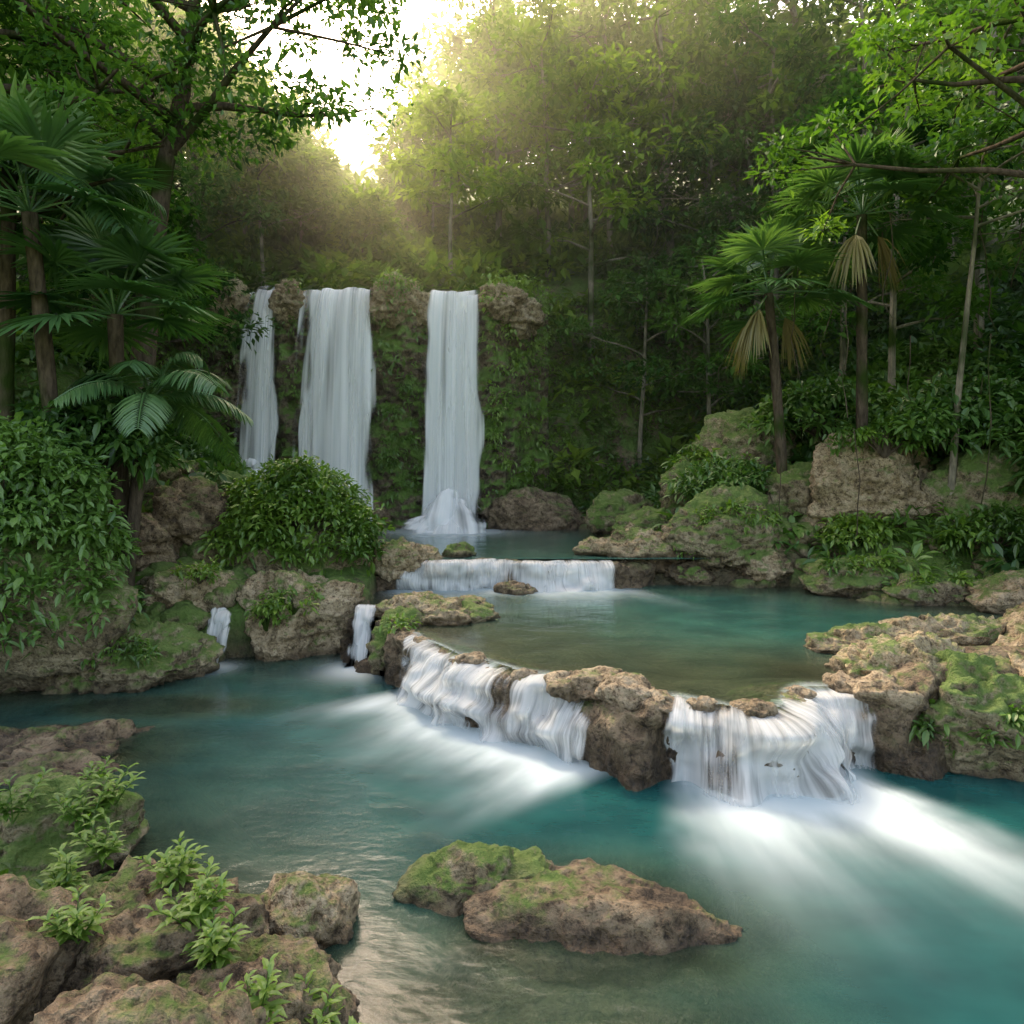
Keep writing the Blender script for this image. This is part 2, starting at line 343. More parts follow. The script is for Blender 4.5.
# ---------------------------------------------------------------- dams and the water running over them
def dam(name,xs,ys,ztop,zbase,depth,front,seed,humpf,wetf,winf,dens,zwater,mat):
    s=np.concatenate([[0],np.cumsum(np.hypot(np.diff(xs),np.diff(ys)))])
    nu=int(s[-1]/.022);su=np.linspace(0,s[-1],nu);cx=np.interp(su,s,xs);cy=np.interp(su,s,ys)
    tx=np.gradient(cx,su);ty=np.gradient(cy,su)
    k=np.ones(51)/51
    pad=lambda a:np.convolve(np.pad(a,25,mode='edge'),k,'valid')
    tx=pad(tx);ty=pad(ty);l=np.hypot(tx,ty);nxn=ty/l;nyn=-tx/l
    q=[0,.14,.28,.42,.52,.58,.66,.8,1]
    prof_d=np.array([front*1.15,front*.95,front*.75,front*.42,.06,-.10,-.3,-.7,-depth]);prof_z=np.array([zbase,zbase*.2,ztop*.36,ztop*.74,ztop-.05,ztop,ztop-.03,ztop-.12,ztop-.5])
    nv=72;tv=np.linspace(0,1,nv);pd=np.interp(tv,q,prof_d);pz=np.interp(tv,q,prof_z)
    nn=np.stack([np.repeat(nxn,nv),np.repeat(nyn,nv),np.full(nu*nv,0)],1)
    w=np.tile(sstep(1,.3,tv),nu)
    P0=np.stack([cx[:,None]+nxn[:,None]*pd,cy[:,None]+nyn[:,None]*pd,np.broadcast_to(pz,(nu,nv))],2).reshape(-1,3)
    Q=P0*np.array([1,1,1.8])
    low=fbm(Q,2.0,2,seed);hi=fbm(Q,1.8,5,seed)-low*.6;n2=fbm(P0,5,4,seed+9,True)
    hump=humpf(P0)*sstep(-.2,.5,P0[:,2])
    R_=P0+nn*((.30*low+.12*hi+.07*n2)*w)[:,None];R_[:,2]+=.05*low+.05*hi+.05*n2+hump
    mk(name,R_,gridF(nu,nv),mat,vattr={'wet':wetf(R_)})
    su2=np.repeat(su,nv);e=empty('cascade',(0,0,0))
    jv=int(nv*.64)
    seg=np.sqrt((np.diff(pd)**2+np.diff(pz)**2));al=np.concatenate([[0],np.cumsum(seg)])
    for k_ in range(3):
        o=.05+.035*k_
        W=P0+nn*((.30*low)*w+.09*n2.mean()+o*np.tile(sstep(.62,.45,tv),nu)*1.3)[:,None]
        W[:,2]+=.05*low+.028+.008*k_+.3*hump
        q3=np.stack([su2*1.0,np.tile(al,nu)*.35,su2*0],1)
        st=fbm(q3,4.0,3,seed+50+k_)
        W=W+nn*(.035*st*np.tile(sstep(.6,.3,tv),nu))[:,None]
        big=fbm(np.stack([su2,np.tile(al,nu)*.5,su2*0],1),2.3,3,seed+60+k_)
        win=winf(W)
        d=(dens-.10*k_+.75*big-1.2*hump)*win-.6*(1-win)
        d=d-.55*np.tile(sstep(.50,.64,tv),nu)-(.12*k_)
        d=d+.25*np.tile(sstep(.25,.0,tv),nu)
        idx=(np.arange(nu)[:,None]*nv+np.arange(jv)[None,:]).ravel()
        mk('water_film',W[idx],gridF(nu,jv),M_casc,vattr={'dens':d[idx]},uv=np.stack([su2+seed*2.7+k_*9,np.tile(al,nu)],1)[idx],parent=e)
def hump1(P): 
    xx=P[:,0];yy=P[:,1]
    return .09*np.exp(-((xx-1.12)/.42)**2)*sstep(7.9,7.2,yy)+.14*np.exp(-((xx+1.75)/.3)**2)+.3*sstep(3.75,4.3,xx)
def win1(P):
    xx=P[:,0];n=.20*fbm(P,2.0,3,5)
    return np.clip(sstep(-1.62,-1.38,xx+n)*sstep(.90,.62,xx+n)+sstep(1.36,1.65,xx+n)*sstep(3.85,3.5,xx+n),0,1)
xd=np.linspace(-2.6,9.5,160)
dam('rock_ledge',xd,yD(xd),.665,-.6,1.2,.34,3,hump1,lambda R_:((1-sstep(.1,.75,R_[:,2]))*.8+.10).clip(0,1),win1,.72,0,M_rockdark)
dam('rock_ledge',np.array([-3.0,-2,-1.5,-1,-.4,0,.6,1,1.5,2,2.8]),np.array([13.8,13.65,13.5,13.55,13.75,13.6,13.5,13.6,13.75,13.7,14.1]),1.215,.2,1.0,.34,8,lambda P:0*P[:,0],lambda R_:np.full(len(R_),.5),lambda P:sstep(-2.35,-2.1,P[:,0])*sstep(2.1,1.9,P[:,0]),.72,.7,M_rockdark)
# ---------------------------------------------------------------- rocks
ICO={}
def ico(sub):
    if sub not in ICO:
        import bmesh
        b=bmesh.new();bmesh.ops.create_icosphere(b,subdivisions=sub,radius=1)
        V=np.array([v.co[:] for v in b.verts]);F=np.array([[v.index for v in f.verts] for f in b.faces]);b.free();ICO[sub]=(V,F)
    return ICO[sub]
def rockverts(c,r,seed,sub=5,rz=0,rough=1.0):
    V,F=ico(sub);V=V.copy();r=np.array(r,float)
    g=np.random.default_rng(seed)
    d=np.ones(len(V))
    for _ in range(12):
        n=nrm(g.normal(size=3));o=g.uniform(.68,.97);dp=V@n
        d=np.minimum(d,np.where(dp>.01,o/np.maximum(dp,.01),9))
    d=np.minimum(d,1.05)
    S=V+seed*3.7
    d=d*(1+rough*(.24*fbm(S,1.5,3,seed)))
    m=r.mean()
    W=V*d[:,None]*r
    Q=W+seed*11.3
    fine=.12*fbm(Q,2.2/max(m,.4)**.3,4,seed+3,True)+.06*fbm(Q,7,4,seed+5,True)
    if sub>=5:
        pn=fbm(Q,5.5,3,seed+6);fine=fine-.08*sstep(.12,.38,pn)
        b=Q[:,2]*5.5+1.2*fbm(Q,1.2,2,seed+8);fine=fine+.035*sstep(.25,.75,b-np.floor(b))
    W=W+V*(fine*rough*min(1,m+.35))[:,None]
    ca,sa=math.cos(rz),math.sin(rz)
    W=np.stack([W[:,0]*ca-W[:,1]*sa,W[:,0]*sa+W[:,1]*ca,W[:,2]],1)
    return W+np.array(c),F
def wetof(W):
    z=W[:,2]-wlev(W[:,0],W[:,1])
    return (1-sstep(-.02,.16,z+.10*fbm(W,3,2,1)))
def rock(name,c,r,mat,seed,sub=5,rz=0,rough=1.0):
    W,F=rockverts(c,r,seed,sub,rz,rough)
    return mk(name,W,F,mat,vattr={'wet':wetof(W)},origin=c)
T,Ms,Dk=M_rocktan,M_rockmoss,M_rockdark
R=[ # c, r, mat, sub, rz
((4.85,7.45,.25),(1.1,.75,.72),Ms,6,.1),((6.1,7.7,.5),(1.2,1.0,.66),T,6,.4),((4.6,9.0,.72),(.85,.36,.25),T,6,-.1),((5.7,9.2,.75),(1.2,.4,.32),T,6,.1),((7.2,9.0,.7),(1.1,.9,.6),T,5,.6),((4.45,7.9,.62),(.85,.6,.42),T,6,.3),
((7.9,15.1,2.5),(1.75,1.2,1.5),T,6,.2),((5.8,17.3,3.4),(1.3,1.0,1.15),Ms,5,.5),((2.8,14.7,1.25),(1.5,.6,.42),T,6,.05),((4.6,14.8,1.55),(1.5,.9,1.0),Ms,6,.3),((6.6,13.1,.95),(1.15,.5,.36),Ms,5,.1),((7.6,12.4,.75),(1.1,.5,.34),Ms,5,.3),((8.6,11.6,.8),(1.0,.6,.4),T,5,.1),((4.4,17,2.4),(1.0,.7,.9),Ms,5,.8),((6.3,15.4,2.3),(1.1,.8,.95),Ms,5,.1),((9.9,13.9,2.3),(1.5,1.0,1.2),Ms,5,.1),((3.3,16.6,1.6),(.9,.6,.5),Ms,5,.1),((3.0,18.8,1.7),(1.1,.8,.7),Ms,5,.6),((9.6,9.9,1.0),(1.2,1,.7),T,5,0),
((-3.55,11.9,.42),(1.15,.85,.92),T,6,.2),((-4.3,13.6,1.0),(1.7,1.2,1.3),Ms,5,.2),((-1.35,11.2,.66),(.95,.85,.28),T,6,-.6),((-1.6,10.6,.38),(.38,.7,.46),Ms,5,-.5),((-2.2,13.8,1.15),(.85,.6,.42),T,6,.1),((-1.1,14.3,1.2),(.4,.3,.25),Ms,5,.1),((0.05,13.15,.72),(.42,.26,.15),Dk,5,0),((-2.95,11.95,.75),(.35,.35,.4),Ms,5,0),((-.75,10.9,.66),(.5,.45,.2),Ms,5,0),
((-5.35,11.6,.9),(.65,.6,.55),T,5,.3),((-5.5,10.1,.25),(1.15,.75,.55),Ms,6,.15),((-6.9,9.6,1.1),(1.4,1.0,1.4),Ms,5,.2),((-6.6,12.2,1.7),(.8,.7,.55),Dk,5,.1),((-6.0,13,2.1),(.8,.6,.6),Dk,5,.9),((-4.7,12.4,.8),(.45,.4,.4),Ms,5,.2),
((-5.1,7.7,-.06),(1.1,.6,.16),Dk,5,.2),((-4.6,7.0,-.1),(.8,.4,.16),Dk,5,-.2),
((-3.45,5.3,.15),(.6,.45,.5),Ms,6,.2),((-2.35,4.05,.02),(.85,.55,.55),Dk,6,.2),((-1.45,3.75,-.02),(.5,.45,.42),Dk,6,.7),((-1.42,4.55,-.06),(.38,.32,.34),T,6,.1),((-2.9,3.6,.2),(.7,.6,.6),Dk,5,.1),((-1.75,3.15,.0),(.8,.5,.55),Dk,6,.1),
((-4.6,20.9,1.6),(.9,.5,.8),Dk,5,.1),((-1.75,20.9,1.6),(.8,.5,.85),Dk,5,.1),((.6,21.0,1.4),(1.6,.8,.9),Dk,5,.1),
((5.2,14.1,1.0),(.6,.4,.4),T,5,.5),((3.6,14.2,.9),(.5,.3,.3),Ms,5,.2),
]
for i,(c,r,m,sub,rz) in enumerate(R):
    rock('boulder',c,r,m,100+i,sub,rz)
rock('boulder',(-.30,5.05,.0),(.55,.34,.25),Ms,141,6,.1,.8)
rock('boulder',(.50,4.78,-.06),(1.05,.55,.22),Dk,143,6,-.12,.6)
# stones sitting along the lip of the ledge
Vs=[];Fs=[];n=0
gl=np.random.default_rng(5)
for x,s in ((-1.2,.12),(-.5,.13),(.15,.10),(.66,.22),(.92,.26),(1.2,.28),(1.45,.18),(1.9,.10),(2.35,.15),(3.0,.10),(3.6,.20),(3.9,.28)):
    y=float(yD(np.array([x]))[0])+gl.uniform(-.02,.14)
    W,F=rockverts((x,y,.65+.08*s),(s*1.3,s,s*.52),int(gl.integers(100,9999)),5,gl.uniform(0,3))
    Vs.append(W);Fs.append(F+n);n+=len(W)
W=np.concatenate(Vs);mk('ledge_stones',W,np.concatenate(Fs),M_ledgetan,vattr={'wet':(1-sstep(.60,.78,W[:,2]))*.8})
Vs=[];Fs=[];n=0
def scat(cx,cy,rx,ry,cnt,s0,s1,dz=0):
    global n
    for i in range(cnt):
        x=cx+rng.uniform(-1,1)*rx;y=cy+rng.uniform(-1,1)*ry;s=rng.uniform(s0,s1)
        z=hz(x,y)+dz
        W,F=rockverts((x,y,z+s*.2),(s,s*rng.uniform(.6,1),s*rng.uniform(.5,.8)),int(rng.integers(1000,9999)),3,rng.uniform(0,6))
        Vs.append(W);Fs.append(F+n);n+=len(W)
scat(-6,12,1.6,1.6,60,.12,.38);scat(-5.5,14.8,1.8,1.5,40,.15,.45);scat(-5.3,10.6,1.3,.5,25,.1,.25);scat(5,15.4,3.2,1.2,60,.12,.4);scat(5,14.2,1.4,.4,30,.1,.3);scat(7.5,12.8,1.5,.8,30,.1,.3);scat(-2.6,4,1.0,.9,25,.06,.2);scat(3.5,18,1.2,2.0,40,.15,.4);scat(-6,19,2,1,40,.15,.4);scat(-6.5,9.2,1.2,.5,14,.1,.25)
W=np.concatenate(Vs);mk('riverbank_stones',W,np.concatenate(Fs),M_rockmoss,vattr={'wet':wetof(W)*.7})
# ---------------------------------------------------------------- cliff
nu,nv=300,170
uu=np.linspace(-13,1.2,nu);tv=np.linspace(0,1,nv)
zz=np.interp(tv,[0,.82,.90,1],[.4,8.0,8.45,8.6]);yb=np.interp(tv,[0,.3,.8,.88,1],[21.0,21.35,21.5,21.8,24])
P=np.stack([np.repeat(uu,nv),np.tile(yb,nu),np.tile(zz,nu)],1)
xx=P[:,0]
Q=P*np.array([1,.6,.75])
rec=.30*(np.exp(-((xx+5.2)/1.1)**4)+np.exp(-((xx+1.75)/.85)**4)+np.exp(-((xx+7.6)/.5)**4))
P[:,1]-=(.75*fbm(Q,.8,4,51)+.28*fbm(P,2.2,4,52,True)+.10*fbm(P,6,3,57,True))-rec
P[:,1]+=sstep(-.6,1.2,xx)*1.8
P[:,2]+=.45*fbm(P*np.array([1,.3,.3]),.7,4,54)*np.tile(sstep(.6,1,tv),nu)*(1-2.2*rec)-.35*rec*np.tile(sstep(.7,.95,tv),nu)
mk('waterfall_cliff',P,gridF(nu,nv),M_cliff,vattr={'wet':rec*.6})
for i,(x,y,z,w,hh) in enumerate(((-6.75,21.4,8.1,.45,.6),(-3.6,21.4,8.15,.75,.6),(-2.95,21.5,8.0,.5,.55),(-.35,21.4,8.1,.8,.55),(.3,21.7,7.8,.6,.6),(-8.7,21.4,8.0,.6,.7))):
    rock('boulder',(x,y,z),(w,.6,hh),M_rocktan,300+i,5,i*.7,1.4)
# ---------------------------------------------------------------- waterfalls
def sheet(name,top,bot,nvv,mat,seed,prof,amp=.06,dens=.55,edge=.12,parent=None,fr=1.0,vf=.8,lump=0.,topfade=.45,xp=1.0,bigA=.4,topn=.10):
    top=np.array(top,float);bot=np.array(bot,float)
    L=np.linalg.norm(np.diff(top,axis=0),axis=1).sum();nu=max(int(L/.022),12)
    def rs(p):
        s=np.concatenate([[0],np.cumsum(np.linalg.norm(np.diff(p,axis=0),axis=1))]);q=np.linspace(0,s[-1],nu)
        return np.stack([np.interp(q,s,p[:,i]) for i in range(3)],1)
    a=rs(top);b=rs(bot);t=np.linspace(0,1,nvv)**1.3
    ul=np.linspace(0,L,nu)
    u1=np.stack([ul*2.2,ul*0+seed,ul*0],1)
    pr=prof*(1+.25*fbm(u1,1,2,seed+31))
    T_=np.broadcast_to(t[None,:],(nu,nvv))
    reach=1+lump*1.3*fbm(u1,1.0,3,seed+33)
    hx=T_**xp*reach[:,None]
    P=np.empty((nu,nvv,3))
    P[:,:,:2]=a[:,None,:2]+(b-a)[:,None,:2]*hx[:,:,None]
    az_=a[:,2]+topn*fbm(u1*.6,1,3,5)
    P[:,:,2]=az_[:,None]+(b[:,2]-az_)[:,None]*T_**pr[:,None]
    q=np.stack([np.repeat(ul,nvv)*fr,np.tile(t,nu)*vf,np.zeros(nu*nvv)],1)
    dr=nrm((b-a)[:,:2]);dn=np.repeat(dr,nvv,0)
    o=fbm(q,2.2,2,seed)*amp*np.tile(sstep(0,.35,t),nu)*(1.2)
    P=P.reshape(-1,3);P[:,0]+=dn[:,0]*o;P[:,1]+=dn[:,1]*o
    hgt=abs(a[:,2]-b[:,2]).mean()
    uv=np.stack([np.repeat(ul,nvv)+seed*3.1,np.tile(t,nu)*max(hgt,.5)],1)
    e=np.minimum(ul,L-ul);E=np.repeat(e,nvv)+edge*.9*fbm(np.stack([np.repeat(ul,nvv)*3,np.tile(t,nu)*3,np.zeros(nu*nvv)],1),1,3,seed)
    ed=sstep(0,edge,E)
    big=fbm(np.stack([np.repeat(ul,nvv),np.tile(t,nu)*hgt*.06,np.zeros(nu*nvv)],1),2.6*fr,3,seed+2)
    d=dens+bigA*big
    d=d*ed-.5*(1-ed)
    d=d-topfade*np.tile(sstep(.10,0,t),nu)
    return mk(name,P,gridF(nu,nvv),mat,vattr={'dens':d},uv=uv,parent=parent)
def fall(x0,x1,z1,dens,sd_,yl=20.45,yt=21.7,zt=8.5,spread=.12,bigA=.6):
    e=empty('waterfall',((x0+x1)/2,0,0));ox=(x0+x1)/2
    for k in range(3):
        g=.09*k
        sheet('water_sheet',[(x0-ox+.03,yt-g,zt),(x1-ox-.03,yt-g,zt)],[(x0-ox-spread,yl-g,z1),(x1-ox+spread,yl-g,z1)],60,M_fall,sd_+k*7,1.05,.09,dens-.15*k,.42,parent=e,fr=1.0,topfade=.0,xp=.45,bigA=bigA,topn=.25)
    return e
zf=hz(-7.5,20.0)+.15
fall(-6.4,-3.95,1.2,.74,124,spread=.15,bigA=.9);fall(-2.75,-.75,1.2,.76,200,spread=.08,bigA=.75)
fall(-8.15,-6.85,zf,.74,141)
def skirt(cx,w,z0,z1,y0,y1,seed):
    th=np.linspace(-1,1,9);e=empty('waterfall_foot',(0,0,0))
    for k in range(3):
        sheet('water_sheet',[(cx+w*.42*t,y0-.25*(1-t*t),z0-.1*abs(t)-.3*k) for t in th],[(cx+w*(.85+.2*k)*t,y1-(.45+.2*k)*(1-t*t),z1) for t in th],24,M_fall,seed+k*3,1.2,.22,.66,.3,fr=2,parent=e,lump=.25,topfade=.7,bigA=.8)
skirt(-5.1,1.5,2.7,1.24,20.45,19.75,71);skirt(-1.75,1.4,2.5,1.24,20.45,19.75,75);skirt(-7.5,.95,zf+1.2,zf-.2,20.3,19.6,77)
def casc(name,pts,off,zt,zb,seed,dens,layers=3,mat=M_casc,amp=.10,prof=1.7,lump=.3,edge=.12):
    e=empty(name,(0,0,0));pts=np.array(pts,float);off=np.array(off,float)
    for k in range(layers):
        tp=[(x-off[0]*.55,y-off[1]*.55,zt+.006+.004*k) for x,y in pts];bt=[(x+off[0]*(1.1+.22*k),y+off[1]*(1.1+.22*k),zb) for x,y in pts]
        sheet('water_sheet',tp,bt,36,mat,seed+k*5,prof-.2*k,amp,dens-.12*k,edge,parent=e,fr=2.5,vf=1.6,lump=lump,topn=.04)
casc('cascade',[(-2.6,11.1),(-2.05,10.9)],(.02,-.40),.84,-.02,47,.78,layers=3,amp=.10,lump=.3,edge=.2)
casc('cascade',[(-4.8,10.95),(-4.35,10.95)],(.06,-.35),.80,-.02,53,.78,layers=3,amp=.10,lump=.3,edge=.18)
# ---------------------------------------------------------------- vegetation
def treeparts(acc,base,h,cr,g,nb=9,lean=(0,0),r0=None,start=.45,tint=.5,m=0,sides=7,flat=.55,pcl=3):
    base=np.array(base,float);r0=r0 or h*.018;K=9;t=np.linspace(0,1,K)
    wob=np.cumsum(g.normal(size=(K,2))*.02*h,axis=0)*.5
    tr=np.stack([base[0]+lean[0]*t**1.3+wob[:,0]*t,base[1]+lean[1]*t**1.3+wob[:,1]*t,base[2]-.3+(h*.92)*t],1)
    tube(acc,tr,r0*(1-.75*t)+.01,sides,tint,m)
    C=[]
    for i in range(nb):
        f=start+(1-start)*(i+.5)/nb;p=np.array([np.interp(f,t,tr[:,j]) for j in range(3)])
        az=i*2.4+g.uniform(-.5,.5);el=g.uniform(.15,.8);ln=cr*(1.15-.55*(f-start)/(1-start))*g.uniform(.7,1.15)
        d=np.array([math.cos(az)*math.cos(el),math.sin(az)*math.cos(el),math.sin(el)*flat*1.5])
        s=np.linspace(0,1,5);bp=p+d*ln*s[:,None];bp[:,2]+=-.12*ln*s**2+g.normal(size=5)*.03*ln*s;bp[:,:2]+=g.normal(size=(5,2))*.04*ln*s[:,None]
        tube(acc,bp,r0*.38*(1-.8*s)+.006,5,tint,m)
        for k in range(pcl):
            q=bp[-1-(k%2)]+g.normal(size=3)*ln*np.array([.22,.22,.15]);C.append(q)
            tube(acc,np.stack([bp[3],(bp[3]+q)/2+g.normal(size=3)*.05,q]),np.array([r0*.14,r0*.1,.006])+.003,4,tint,m)
    C.append(tr[-1]+np.array([0,0,.2]));return np.array(C)
def tree(name,base,h,cr,seed,leafm,bark,nb=9,lean=(0,0),r0=None,start=.45,cs=.7,n=150,L=.2,tint=.5,pcl=3,extra=None):
    g=np.random.default_rng(seed);e=empty(name,base)
    a=Acc();C=treeparts(a,base,h,cr,g,nb,lean,r0,start,pcl=pcl);a.make('trunk',bark,parent=e,origin=base,smooth=True)
    if extra is not None: C=np.concatenate([C,extra])
    f=Acc();R_=cs*g.uniform(.6,1.25,len(C))[:,None]*np.array([1,1,.6]);clumps(f,C,R_,n,L,tint+g.normal(size=len(C))*.12,0)
    f.make('crown',leafm,parent=e,origin=base);return e
def jungle(name,mat,spots,g,L,csz,n,bark=M_barkp,tint=.5,start=.25):
    a=Acc()
    for (x,y,h,cr) in spots:
        z=hz(x,y);C=treeparts(a,(x,y,z),h,cr,g,nb=int(8+h*.4),start=start,m=1,sides=6,r0=h*.011)
        R_=csz*g.uniform(.55,1.3,len(C))[:,None]*np.array([1,1,.55])
        base=tint+g.normal()*.16
        clumps(a,C,R_,n,L,base+g.normal(size=len(C))*.12,0)
    return a.make(name,[mat,bark])
g=np.random.default_rng(21)
sp=[]
def axis(x,y): return abs(x+.205*y)
for i in range(400):
    y=g.uniform(24,46);x=g.uniform(-.75*y,.8*y)
    z=hz(x,y);dl=axis(x,y)
    cap=3+.40*y+np.maximum(dl-1.2,0)*(2.3 if x>-.205*y else 1.2)
    h=min(g.uniform(8,14),cap-z)
    if h<2.5: continue
    if all((x-a)**2+(y-b)**2>5.5 for a,b,_,_ in sp): sp.append((x,y,h,min(h*.3,3.0)))
sp.sort(key=lambda s:s[1]);sp=sp[:90]
near=[s for s in sp if s[1]<33];far=[s for s in sp if s[1]>=33]
mid=[s for s in near if s[0]<4];rt=[s for s in near if s[0]>=4]
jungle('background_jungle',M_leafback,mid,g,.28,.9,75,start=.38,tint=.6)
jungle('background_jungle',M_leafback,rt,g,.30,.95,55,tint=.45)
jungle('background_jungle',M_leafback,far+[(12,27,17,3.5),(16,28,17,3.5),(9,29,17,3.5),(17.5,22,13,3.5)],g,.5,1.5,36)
sp=[(9.5,17.5,9,2.4),(12,18,12,3),(9.2,19.5,9,2.4),(11,22,13,3),(6.2,22,7,2.0),(14,14,11,3),(12.5,13,8.5,2.4),(4.2,23,7,2.2),(15,20,12,3),(8.8,23.5,13,3),(12.8,10.5,9,2.6),(6.8,24.5,9,2.3)]
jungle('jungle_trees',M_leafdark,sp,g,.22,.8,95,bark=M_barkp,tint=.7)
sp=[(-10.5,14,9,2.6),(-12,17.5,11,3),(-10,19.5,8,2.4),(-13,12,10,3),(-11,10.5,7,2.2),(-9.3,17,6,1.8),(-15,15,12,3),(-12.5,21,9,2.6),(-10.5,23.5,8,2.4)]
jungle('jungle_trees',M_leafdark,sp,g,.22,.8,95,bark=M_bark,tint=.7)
def under(name,mat,cnt,xr,yr,L,cs,n,cond,tint=.5,bl=False,lift=.1):
    x=g.uniform(*xr,cnt);y=g.uniform(*yr,cnt);s=sd(x,y);ok=cond(x,y,s);x=x[ok];y=y[ok];z=H(x,y)
    a=Acc();C=np.stack([x,y,z+lift+g.uniform(0,.5,len(x))*cs],1)
    R_=cs*g.uniform(.5,1.2,len(x))[:,None]*np.array([1,1,.8]);clumps(a,C,R_,n,L,tint+.15*g.normal(size=len(x)),0,bl=bl,aspect=.38 if bl else .5)
    return a.make(name,mat)
nofoot=lambda x,y:((x+7.5)**2+(y-19.8)**2>1.6)
under('undergrowth',M_leafmid,900,(4,20),(10,27),.24,.55,45,lambda x,y,s:(s>1.6)&((y>15.5)|(x>9)),.6)
under('undergrowth',M_leafmid,700,(-20,-4),(9,22),.24,.55,40,lambda x,y,s:(s>2.2)&(x<-.3*y-2.9)&nofoot(x,y),.55)
under('undergrowth',M_leafback,1900,(-22,22),(22.3,44),.42,.9,28,lambda x,y,s:s>.3,.5)
under('moss_and_grass',M_leafbright,900,(.4,7),(19.0,25.5),.15,.32,42,lambda x,y,s:(s>.4),.85,False,-.02)
under('moss_and_grass',M_leafbright,240,(-12,-4.5),(17.5,21.3),.14,.3,36,lambda x,y,s:(s>.6)&nofoot(x,y),.7,False,-.05)
under('moss_and_grass',M_leafbright,260,(2.5,11),(11.5,17),.10,.22,34,lambda x,y,s:(s>.15)&(s<3),.5,False,-.02)
under('fern_undergrowth',M_leafmid,300,(2.2,12),(12,22),.32,.3,26,lambda x,y,s:(s>.5)&(x>2.0),.7,True)
under('fern_undergrowth',M_leafmid,160,(-9,-4.2),(11,21),.3,.3,24,lambda x,y,s:(s>1.0)&nofoot(x,y),.65,True)
under('fern_undergrowth',M_leafbright,60,(-4,-1.2),(3,6),.12,.12,12,lambda x,y,s:(s>.3)&(s<2),.55,True,0.15)
a=Acc();n_=800
x=g.uniform(-12.5,1.2,n_);z=g.uniform(2.0,8.7,n_)
z[:200]=g.uniform(8.0,8.9,200)
bad=((x>-6.5)&(x<-3.9))|((x>-2.85)&(x<-.7))|((x>-8.45)&(x<-6.65))
x=x[~bad];z=z[~bad];y=21.0+.2*g.normal(size=len(x))+sstep(-.6,1.2,x)*1.6
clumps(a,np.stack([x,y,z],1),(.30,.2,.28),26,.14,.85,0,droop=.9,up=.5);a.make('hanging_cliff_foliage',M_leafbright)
a=Acc()
for i in range(26):
    x=g.uniform(5,13);y=g.uniform(13,20)
    z=hz(x,y)+g.uniform(2.5,7);l=g.uniform(1.2,3.5);t=np.linspace(0,1,7)
    p=np.stack([x+.12*np.cumsum(g.normal(size=7))*t,y+.05*g.normal(size=7),z-l*t],1);tube(a,p,np.full(7,.012),4)
a.make('hanging_vines',M_bark)
def bush(name,c,r,nc,n,L,mat,tint=.55,bl=False,cs=.3,asp=.5,low=-.15):
    d=nrm(g.normal(size=(nc,3)));d[:,2]=np.abs(d[:,2])*(1-low)+low
    lum=1+.26*fbm(d*1.0+c[0],1.6,2,5)[:,None]
    C=np.array(c)+d*np.array(r)*g.uniform(.75,1.02,(nc,1))*lum;a=Acc()
    clumps(a,C,cs,n,L,tint+.12*g.normal(size=nc),0,bl=bl,aspect=asp)
    for i in range(0,nc,3): tube(a,np.stack([np.array(c)+[0,0,-r[2]*.5],(np.array(c)+C[i])/2,C[i]]),[.03,.02,.006],4,m=1)
    return a.make(name,[mat,M_bark])
bush('leafy_bush',(-4.15,13.3,1.7),(1.6,1.1,1.3),300,40,.12,M_leafbright,.76,True,.26,.45,-.3)
bush('leafy_bush',(-6.95,9.5,1.9),(1.5,1.25,1.75),400,40,.13,M_leafmid,.85,True,.28,.42,-.6)
bush('leafy_bush',(-6.6,11.0,3.2),(1.0,.9,.8),90,36,.18,M_leafmid,.65,True,.3,.4)
bush('leafy_bush',(9.4,14.6,3.6),(1.7,1.2,1.1),170,34,.2,M_leafmid,.88,True,.35,.4)
bush('leafy_bush',(7.6,16.5,4.0),(1.6,1.0,.9),120,34,.2,M_leafmid,.88,True,.35,.4)
bush('leafy_bush',(4.9,15.7,2.5),(1.2,.7,.6),90,32,.15,M_leafmid,.8,True,.28,.4)
bush('leafy_bush',(11,12.6,2.8),(1.6,1.2,1.4),150,34,.22,M_leafmid,.8,True,.35,.4)
bush('leafy_bush',(6.9,14.0,1.6),(.8,.4,.4),60,30,.13,M_leafbright,.6,True,.22,.4)
bush('leafy_bush',(8.8,12.9,1.7),(.9,.5,.5),70,30,.14,M_leafbright,.6,True,.25,.4)
bush('leafy_bush',(4.9,17.2,3.0),(.9,.6,.5),70,30,.16,M_leafbright,.6,True,.25,.4)
def small(c,r,nc,L=.09,n=20,mat=M_leafbright): bush('small_rock_plant',c,r,nc,n,L,mat,.7,True,.10,.4)
small((5.0,6.75,.35),(.5,.15,.3),34);small((6.1,6.75,.65),(.6,.2,.4),36);small((4.2,7.0,.35),(.25,.15,.2),12)
small((-3.5,11.2,.85),(.45,.3,.3),24);small((-3.9,11.1,.6),(.3,.2,.3),14);small((-5.4,9.5,.5),(.6,.3,.2),26);small((-1.7,10.1,.7),(.22,.2,.15),10);small((4.5,14.1,1.9),(.9,.3,.4),40,.11);small((6.4,12.8,1.2),(.8,.2,.15),24,.11);small((7.6,12.1,1.0),(.8,.2,.15),24,.11);small((7.4,13.9,3.5),(1.0,.3,.5),46,.13);small((3.6,14.2,1.3),(.4,.2,.2),16,.1);small((-5.0,11.2,1.3),(.4,.3,.2),16)
